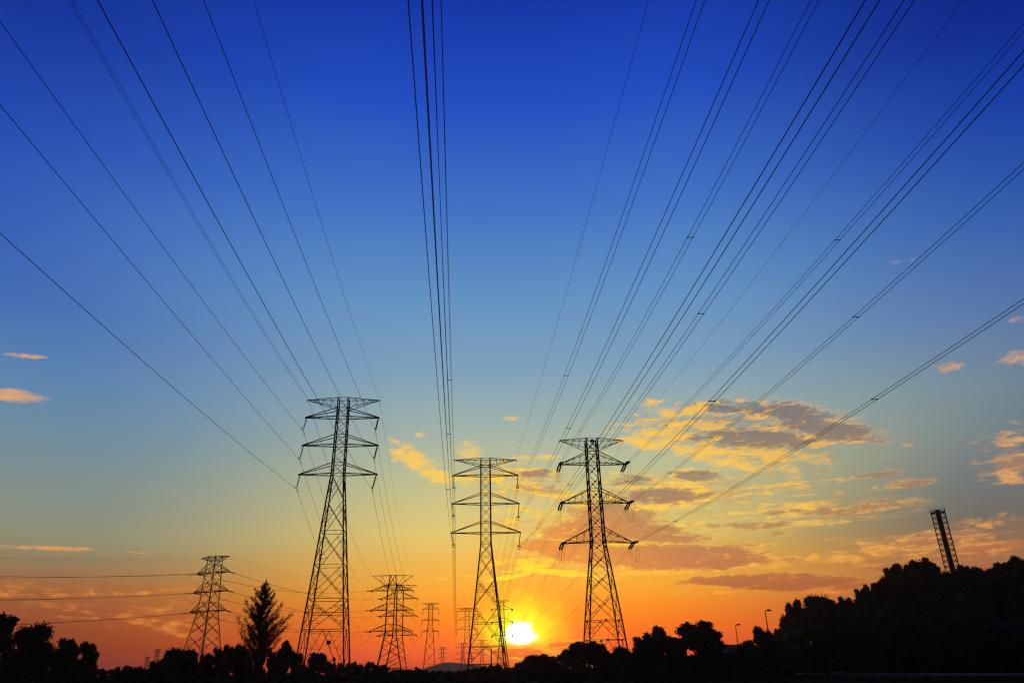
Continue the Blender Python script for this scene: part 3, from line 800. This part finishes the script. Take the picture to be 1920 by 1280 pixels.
def mix(f, a, b):
    n = N.new('ShaderNodeMix'); n.data_type = 'RGBA'; n.clamp_factor = True
    if isinstance(f, (int, float)): n.inputs[0].default_value = f
    else: lk(f, n.inputs[0])
    for i, v in ((6, a), (7, b)):
        if isinstance(v, tuple): n.inputs[i].default_value = (*v, 1)
        else: lk(v, n.inputs[i])
    return n.outputs[2]
def ramp(v, stops, lo, hi, gain=1.0):
    f = mr(v, lo, hi, 0, 1, False); n = N.new('ShaderNodeValToRGB'); e = n.color_ramp.elements
    for i, (x, c) in enumerate(stops):
        pos = (x - lo) / (hi - lo)
        el = e[i] if i < 2 else e.new(pos)
        el.position = pos; el.color = (*[q * gain for q in lin(c)], 1)
    lk(f, n.inputs[0]); return n.outputs[0]
tc = N.new('ShaderNodeTexCoord'); sep = N.new('ShaderNodeSeparateXYZ'); lk(tc.outputs['Generated'], sep.inputs[0])
dx, dy, dz = sep.outputs
EL = math_('MULTIPLY', math_('ARCSINE', math_('MAXIMUM', math_('MINIMUM', dz, 1.0), -1.0)), 57.29578)
AZ = math_('MULTIPLY', math_('ARCTAN2', dx, dy), 57.29578)
cmb = N.new('ShaderNodeCombineXYZ'); lk(AZ, cmb.inputs[0]); lk(EL, cmb.inputs[1]); P = cmb.outputs[0]
CEN = [(-3, (120, 45, 35)), (-.2, (190, 66, 42)), (.9, (226, 76, 34)), (1.9, (242, 98, 24)), (3.7, (250, 132, 28)), (5.6, (246, 166, 55)), (7.5, (238, 182, 78)), (9.4, (227, 199, 110)), (13.4, (194, 193, 143)), (17.5, (160, 178, 168)), (21.7, (128, 162, 186)), (27.5, (98, 146, 194)), (34.2, (66, 115, 195)), (42, (35, 79, 191)), (49.3, (22, 54, 165)), (65, (10, 26, 105)), (90, (6, 14, 70))]
LEF = [(-3, (90, 38, 40)), (.6, (130, 56, 52)), (1.4, (146, 66, 48)), (2.3, (158, 78, 48)), (3.8, (166, 92, 54)), (5.4, (172, 108, 62)), (7, (156, 130, 92)), (8.6, (152, 146, 116)), (11.9, (136, 146, 140)), (15.2, (118, 143, 158)), (18.6, (97, 134, 174)), (23.6, (68, 108, 178)), (28.7, (46, 86, 180)), (35, (31, 67, 172)), (41, (22, 49, 147)), (60, (8, 20, 85)), (90, (6, 14, 70))]
RIG = [(-3, (90, 45, 40)), (1, (140, 72, 50)), (4, (160, 98, 66)), (5.7, (170, 116, 74)), (7.3, (150, 116, 84)), (8.4, (128, 114, 98)), (10.5, (120, 121, 117)), (13.8, (115, 126, 134)), (17.2, (106, 127, 149)), (21.9, (80, 110, 168)), (27, (50, 90, 170)), (33.5, (26, 62, 162)), (39, (12, 41, 138)), (60, (6, 16, 75)), (90, (6, 14, 70))]
# light the haze itself adds and the share it lets through, by elevation: taken off so that sky plus air gives the colours above
AIR = [(0, (.12, .045, .03)), (1.4, (.125, .046, .028)), (2.3, (.12, .045, .022)), (3.8, (.11, .045, .016)), (7, (.076, .04, .013)), (11.9, (.05, .029, .011)), (18.6, (.022, .018, .008)), (28.7, (.008, .0085, .006)), (41, (.004, .0048, .0045)), (90, (.002, .002, .002))]
def behind_air(stops, k):
    out = []
    for e, c in stops:
        L = min(58.3 / max(math.sin(rad(max(e, .5))), .001), 2900); T = math.exp(-.00008 * L); ad = [0, 0, 0]
        for (a, ca), (b, cb) in zip(AIR, AIR[1:]):
            if a <= max(e, 0) <= b:
                t = (max(e, 0) - a) / (b - a); ad = [x + (y - x) * t for x, y in zip(ca, cb)]
        out.append((e, tuple(max(.0005, (v - w * k) / T) for v, w in zip(lin(c), ad))))
    return out
def ramp_lin(v, stops, lo, hi):
    f = mr(v, lo, hi, 0, 1, False); n = N.new('ShaderNodeValToRGB'); e = n.color_ramp.elements
    for i, (x, c) in enumerate(stops):
        pos = (x - lo) / (hi - lo); el = e[i] if i < 2 else e.new(pos)
        el.position = pos; el.color = (*c, 1)
    lk(f, n.inputs[0]); return n.outputs[0]
base = ramp_lin(EL, behind_air(CEN, 1.3), -5, 90)
base = mix(mr(AZ, mr(EL, 14, 32, -3, -10), mr(EL, 14, 32, -32, -50)), base, ramp_lin(EL, behind_air(LEF, 1.0), -5, 90))
base = mix(mr(AZ, mr(EL, 10, 30, 9, 12), mr(EL, 8, 18, 33, 45)), base, ramp_lin(EL, behind_air(RIG, 1.0), -5, 90))
# glow round the sun
SAZ, SEL = .12, 2.3
sx_ = math_('MULTIPLY', math_('SUBTRACT', AZ, SAZ), .92); sy_ = math_('SUBTRACT', EL, SEL)
wob = N.new('ShaderNodeTexNoise'); wob.inputs['Scale'].default_value = .8; wob.inputs['Detail'].default_value = 5; lk(P, wob.inputs['Vector'])
w0 = math_('SUBTRACT', wob.outputs['Fac'], .5)
rsun = math_('ADD', math_('SQRT', math_('ADD', math_('MULTIPLY', sx_, sx_), math_('MULTIPLY', math_('MULTIPLY', sy_, sy_), math_('ADD', 1.05, mr(sy_, 0, -1.5, 0, 1.0))))), math_('MULTIPLY', w0, 1.7))
halo = ramp(rsun, [(0, (255, 255, 130)), (1.0, (252, 252, 40)), (1.9, (246, 242, 18)), (2.8, (255, 218, 20)), (4.2, (255, 186, 30)), (10, (250, 160, 40))], 0, 10)
ha = mr(rsun, 5.8, .8)
low = mr(EL, 1.15, 2.2)
base = mix(math_('MULTIPLY', math_('MULTIPLY', ha, ha), math_('ADD', .25, math_('MULTIPLY', low, .75))), base, halo)
core = math_('MULTIPLY', mr(rsun, 1.12, .38), mr(math_('ADD', EL, math_('MULTIPLY', w0, 2.4)), 1.4, 1.95))
base = mix(core, base, (3.2, 3.1, 2.6))

# clouds: two decks, each placed by soft ellipses (azimuth, elevation) and broken up by noise
def noise(sx, sy, scale, detail, rough, seed, dist=0.0):
    mp = N.new('ShaderNodeMapping'); mp.inputs['Scale'].default_value = (sx, sy, 1); mp.inputs['Location'].default_value = (seed * 3.1, seed * 1.7, seed)
    lk(P, mp.inputs['Vector']); n = N.new('ShaderNodeTexNoise'); n.inputs['Scale'].default_value = scale; n.inputs['Detail'].default_value = detail; n.inputs['Roughness'].default_value = rough; n.inputs['Distortion'].default_value = dist
    lk(mp.outputs[0], n.inputs['Vector']); return n.outputs['Fac']
def mask(ells):
    acc = None
    for px, py, hw, hh, ang, wt in ells:
        c = Vector(azel(px, py)); a = rad(ang)
        e1 = Vector(azel(px + hw * math.cos(a), py + hw * math.sin(a))) - c
        e2 = Vector(azel(px + hh * math.sin(a), py - hh * math.cos(a))) - c
        mp = N.new('ShaderNodeMapping'); mp.vector_type = 'TEXTURE'
        mp.inputs['Location'].default_value = (c.x, c.y, 0); mp.inputs['Rotation'].default_value = (0, 0, math.atan2(e1.y, e1.x)); mp.inputs['Scale'].default_value = (e1.length, e2.length, 1e6)
        cx = N.new('ShaderNodeCombineXYZ'); lk(AZ, cx.inputs[0]); lk(EL, cx.inputs[1])
        if acc is not None: lk(acc, cx.inputs[2])     # chained so that the ellipses are worked out one after another
        lk(cx.outputs[0], mp.inputs['Vector']); ln = N.new('ShaderNodeVectorMath'); ln.operation = 'LENGTH'; lk(mp.outputs[0], ln.inputs[0])
        v = mr(ln.outputs['Value'], 1.25, .2, 0, wt)
        acc = v if acc is None else math_('MAXIMUM', acc, v)
    return acc
DARK = [(1480, 772, 130, 24, 6, 1.0), (1555, 806, 130, 24, 8, 1.15), (1410, 822, 170, 24, 2, 1.0), (1370, 760, 100, 18, 0, .8), (1640, 950, 120, 12, -6, .8), (1540, 958, 120, 12, -4, .75), (1790, 1045, 170, 9, -6, .8), (1310, 795, 90, 12, 0, .5), (1300, 892, 70, 18, 0, .92), (1235, 930, 150, 22, -3, 1.0), (1180, 900, 90, 14, 0, .7), (1420, 985, 120, 12, -2, .7), (1320, 985, 60, 12, 0, .6),
        (1250, 1044, 270, 30, 0, 1.4), (1120, 985, 150, 52, -10, 1.15), (1060, 1028, 115, 26, 5, 1.1), (1215, 1000, 150, 26, 4, .95), (1455, 1090, 215, 20, 0, 1.5), (1690, 1062, 90, 11, -3, 1.0), (1860, 1026, 110, 11, -5, .9), (1880, 1068, 110, 18, 0, .95), (1720, 1012, 180, 12, -10, .55),
        (1500, 958, 90, 12, -4, .62), (1640, 945, 70, 11, -4, .75), (1700, 905, 65, 12, -8, .75), (1650, 890, 60, 7, -6, .6), (1900, 870, 45, 30, 10, .7), (1000, 885, 70, 16, 4, .7), (1010, 915, 80, 14, 6, .7), (1450, 1000, 80, 8, 0, .5), (1560, 1010, 40, 5, -3, .4),
        (985, 1224, 80, 14, 0, 1.2), (1065, 1206, 90, 7, -5, .8)]
LIT = [(775, 862, 62, 20, 18, .95), (815, 890, 60, 18, 12, .85), (760, 835, 40, 12, 25, .55), (880, 845, 36, 22, 5, .72), (790, 815, 14, 6, 0, .6), (960, 785, 26, 7, 0, .55), (1000, 858, 60, 8, -2, .72), (870, 895, 60, 14, 5, .7), (960, 905, 70, 20, 15, .75),
       (1040, 925, 70, 12, 2, .75), (1000, 960, 120, 16, -4, .55), (1215, 755, 40, 14, 0, .68), (1250, 775, 50, 20, 5, .75), (1300, 770, 70, 20, 0, .7), (1160, 805, 60, 9, 0, .6), (1220, 830, 90, 20, 5, .95), (1330, 845, 130, 18, 2, .9), (1280, 800, 120, 24, 0, .62), (1440, 850, 90, 24, 14, .92), (1480, 880, 50, 22, 25, .7), (1430, 775, 40, 14, 0, .75), (1380, 870, 110, 16, 8, .95), (1520, 860, 70, 14, 12, .8), (1260, 815, 110, 14, 4, .9), (1200, 915, 90, 9, 0, .8), (1585, 822, 70, 12, -4, .85),
       (1300, 915, 90, 10, 0, .8), (1250, 950, 120, 9, -2, .85), (1120, 850, 60, 8, 0, .5), (1480, 965, 110, 9, -4, .68), (1530, 945, 80, 9, -6, .6), (1640, 955, 60, 7, -4, .62), (1630, 890, 70, 8, -8, .5), (1700, 833, 20, 7, 0, .5), (1490, 905, 40, 6, 0, .5),
       (1890, 885, 45, 26, 12, .8), (1890, 830, 42, 13, -4, .78), (1900, 672, 46, 16, -5, .72), (1775, 688, 48, 14, -8, .66), (1910, 598, 36, 10, -8, .62), (1905, 790, 30, 9, 0, .5), (1690, 490, 40, 8, -4, .34),
       (25, 741, 72, 17, 5, 1.05), (45, 667, 62, 6, 2, .72), (90, 1027, 120, 6, 2, .9), (255, 1035, 32, 4, 2, .8), (110, 1114, 240, 6, -1, .5), (230, 1156, 220, 6, 7, .55), (330, 1184, 130, 10, 14, .55), (60, 1138, 140, 5, 0, .42), (300, 1108, 130, 6, -4, .45),
       (1040, 1072, 95, 7, 5, 1.5), (960, 1080, 60, 6, -10, 1.3), (1000, 1060, 45, 8, 0, 1.2), (1110, 1080, 80, 5, 3, .8), (1240, 1073, 140, 6, -2, .75), (1400, 1060, 80, 6, -8, .6), (900, 1082, 60, 4, 3, .4), (820, 1086, 70, 4, 0, .3), (1650, 1036, 280, 13, -8, .66), (1750, 1000, 230, 13, -10, .62), (1500, 1050, 150, 12, -10, .6), (1830, 978, 130, 12, -10, .5), (1330, 1110, 120, 5, 0, .5), (1560, 1110, 60, 5, 0, .6)]
n1 = noise(.46, 1.2, 1.75, 9, .63, 1.3, .5)
n2 = noise(.26, .95, 1.5, 9, .64, 4.1, .5)
n4 = noise(.1, 1.5, 1.6, 8, .62, 2.2, .4)
n3 = noise(.55, 1.35, 4.5, 6, .65, 7.7, .3)
VEIL = [(1390, 810, 300, 75, 4, 1.0), (1240, 930, 280, 60, -3, .95), (1150, 1005, 220, 75, -4, 1.0), (1330, 1040, 240, 45, 0, .9), (1570, 950, 190, 45, -5, .75), (970, 905, 150, 50, 4, .75), (1720, 1030, 300, 45, -8, .8), (1000, 1060, 130, 36, 0, .9), (180, 1135, 320, 40, 5, .5), (1890, 860, 90, 75, 0, .75), (1480, 880, 160, 60, 6, .7), (1000, 985, 160, 40, -4, .7)]
md, ml, mv = mask(DARK), mask(LIT), mask(VEIL)
dv = math_('MULTIPLY', mr(math_('ADD', math_('MULTIPLY', mv, .8), math_('ADD', math_('MULTIPLY', math_('SUBTRACT', n4, .5), 2.4), math_('MULTIPLY', math_('SUBTRACT', n1, .5), 2.4))), .14, 1.1), mr(mv, .02, .4))
dd = mr(math_('ADD', math_('MULTIPLY', md, 1.5), math_('ADD', math_('MULTIPLY', math_('SUBTRACT', n2, .5), 3.4), math_('MULTIPLY', math_('SUBTRACT', n3, .5), .9))), .2, 1.45)
dd = math_('MULTIPLY', dd, mr(md, 0.02, .25))
dl = mr(math_('ADD', math_('MULTIPLY', ml, 1.55), math_('ADD', math_('MULTIPLY', math_('SUBTRACT', n1, .5), 3.6), math_('MULTIPLY', math_('SUBTRACT', n3, .5), 1.0))), .3, 1.75)
dl = math_('MULTIPLY', dl, mr(ml, 0.02, .25))
dist = math_('SQRT', math_('ADD', math_('MULTIPLY', sx_, sx_), math_('MULTIPLY', sy_, sy_)))
gold_hi = ramp(dist, [(0, (255, 250, 60)), (5, (255, 215, 45)), (9, (255, 206, 62)), (15, (252, 200, 78)), (22, (242, 188, 86)), (30, (226, 160, 92)), (40, (216, 166, 118)), (55, (205, 170, 140))], 0, 60)
gold_lo = ramp(dist, [(0, (255, 240, 60)), (5, (255, 215, 40)), (9, (255, 180, 60)), (16, (240, 150, 54)), (25, (222, 126, 48)), (35, (212, 122, 52))], 0, 60)
gold = mix(mr(EL, 4.0, 9.5), gold_lo, gold_hi)
gry = ramp(EL, [(0, (222, 66, 18)), (2, (228, 84, 18)), (3.6, (176, 86, 40)), (5, (164, 88, 52)), (7, (184, 112, 70)), (10, (172, 124, 84)), (13, (146, 122, 100)), (17, (122, 114, 112)), (30, (110, 110, 130))], -2, 40)
gry = mix(math_('MULTIPLY', mr(dist, 14, 5), mr(EL, 2.2, 4)), gry, lin((224, 132, 56)))
vcol = mix(mr(math_('ADD', math_('MULTIPLY', n4, .6), math_('MULTIPLY', n1, .4)), .455, .605), gry, gold)
col = mix(math_('MULTIPLY', dv, .85), base, vcol)
col = mix(math_('MULTIPLY', dl, .9), col, gold)
edge = mix(mr(math_('ADD', dd, math_('MULTIPLY', math_('SUBTRACT', .52, n1), 3.0)), .1, .85), gold, gry)
col = mix(math_('MULTIPLY', math_('MULTIPLY', dd, .92), math_('SUBTRACT', 1.0, math_('MULTIPLY', core, .0))), col, edge)
rim = math_('MULTIPLY', dl, mr(n1, .5, .66))
col = mix(math_('MULTIPLY', rim, .68), col, gold)
# the sky behind the viewer is already dark
dark = mr(dy, .25, -.35, 1.0, .1)
vm = N.new('ShaderNodeVectorMath'); vm.operation = 'SCALE'; lk(col, vm.inputs[0]); lk(dark, vm.inputs['Scale'])
bg = N.new('ShaderNodeBackground'); lk(vm.outputs[0], bg.inputs['Color']); bg.inputs['Strength'].default_value = 1.0
sk = N.new('ShaderNodeTexSky'); sk.sky_type = 'NISHITA'; sk.sun_disc = False; sk.sun_elevation = rad(SEL); sk.sun_rotation = rad(SAZ); sk.altitude = 50; sk.dust_density = 2.0
bg2 = N.new('ShaderNodeBackground'); lk(sk.outputs[0], bg2.inputs['Color']); bg2.inputs['Strength'].default_value = .006
ad = N.new('ShaderNodeAddShader'); lk(bg.outputs[0], ad.inputs[0]); lk(bg2.outputs[0], ad.inputs[1])
out = N.new('ShaderNodeOutputWorld'); lk(ad.outputs[0], out.inputs['Surface'])

# ------------------------------------------------------------------ sun
sl = bpy.data.lights.new('sun', 'SUN'); sl.energy = .8; sl.angle = rad(.6); sl.color = (1, .55, .25)
so = bpy.data.objects.new('sun', sl); COL.objects.link(so)
sd = Vector((math.sin(rad(SAZ)) * math.cos(rad(SEL)), math.cos(rad(SAZ)) * math.cos(rad(SEL)), math.sin(rad(SEL))))
so.rotation_euler = sd.to_track_quat('Z', 'Y').to_euler(); so.location = (0, 300, 120)
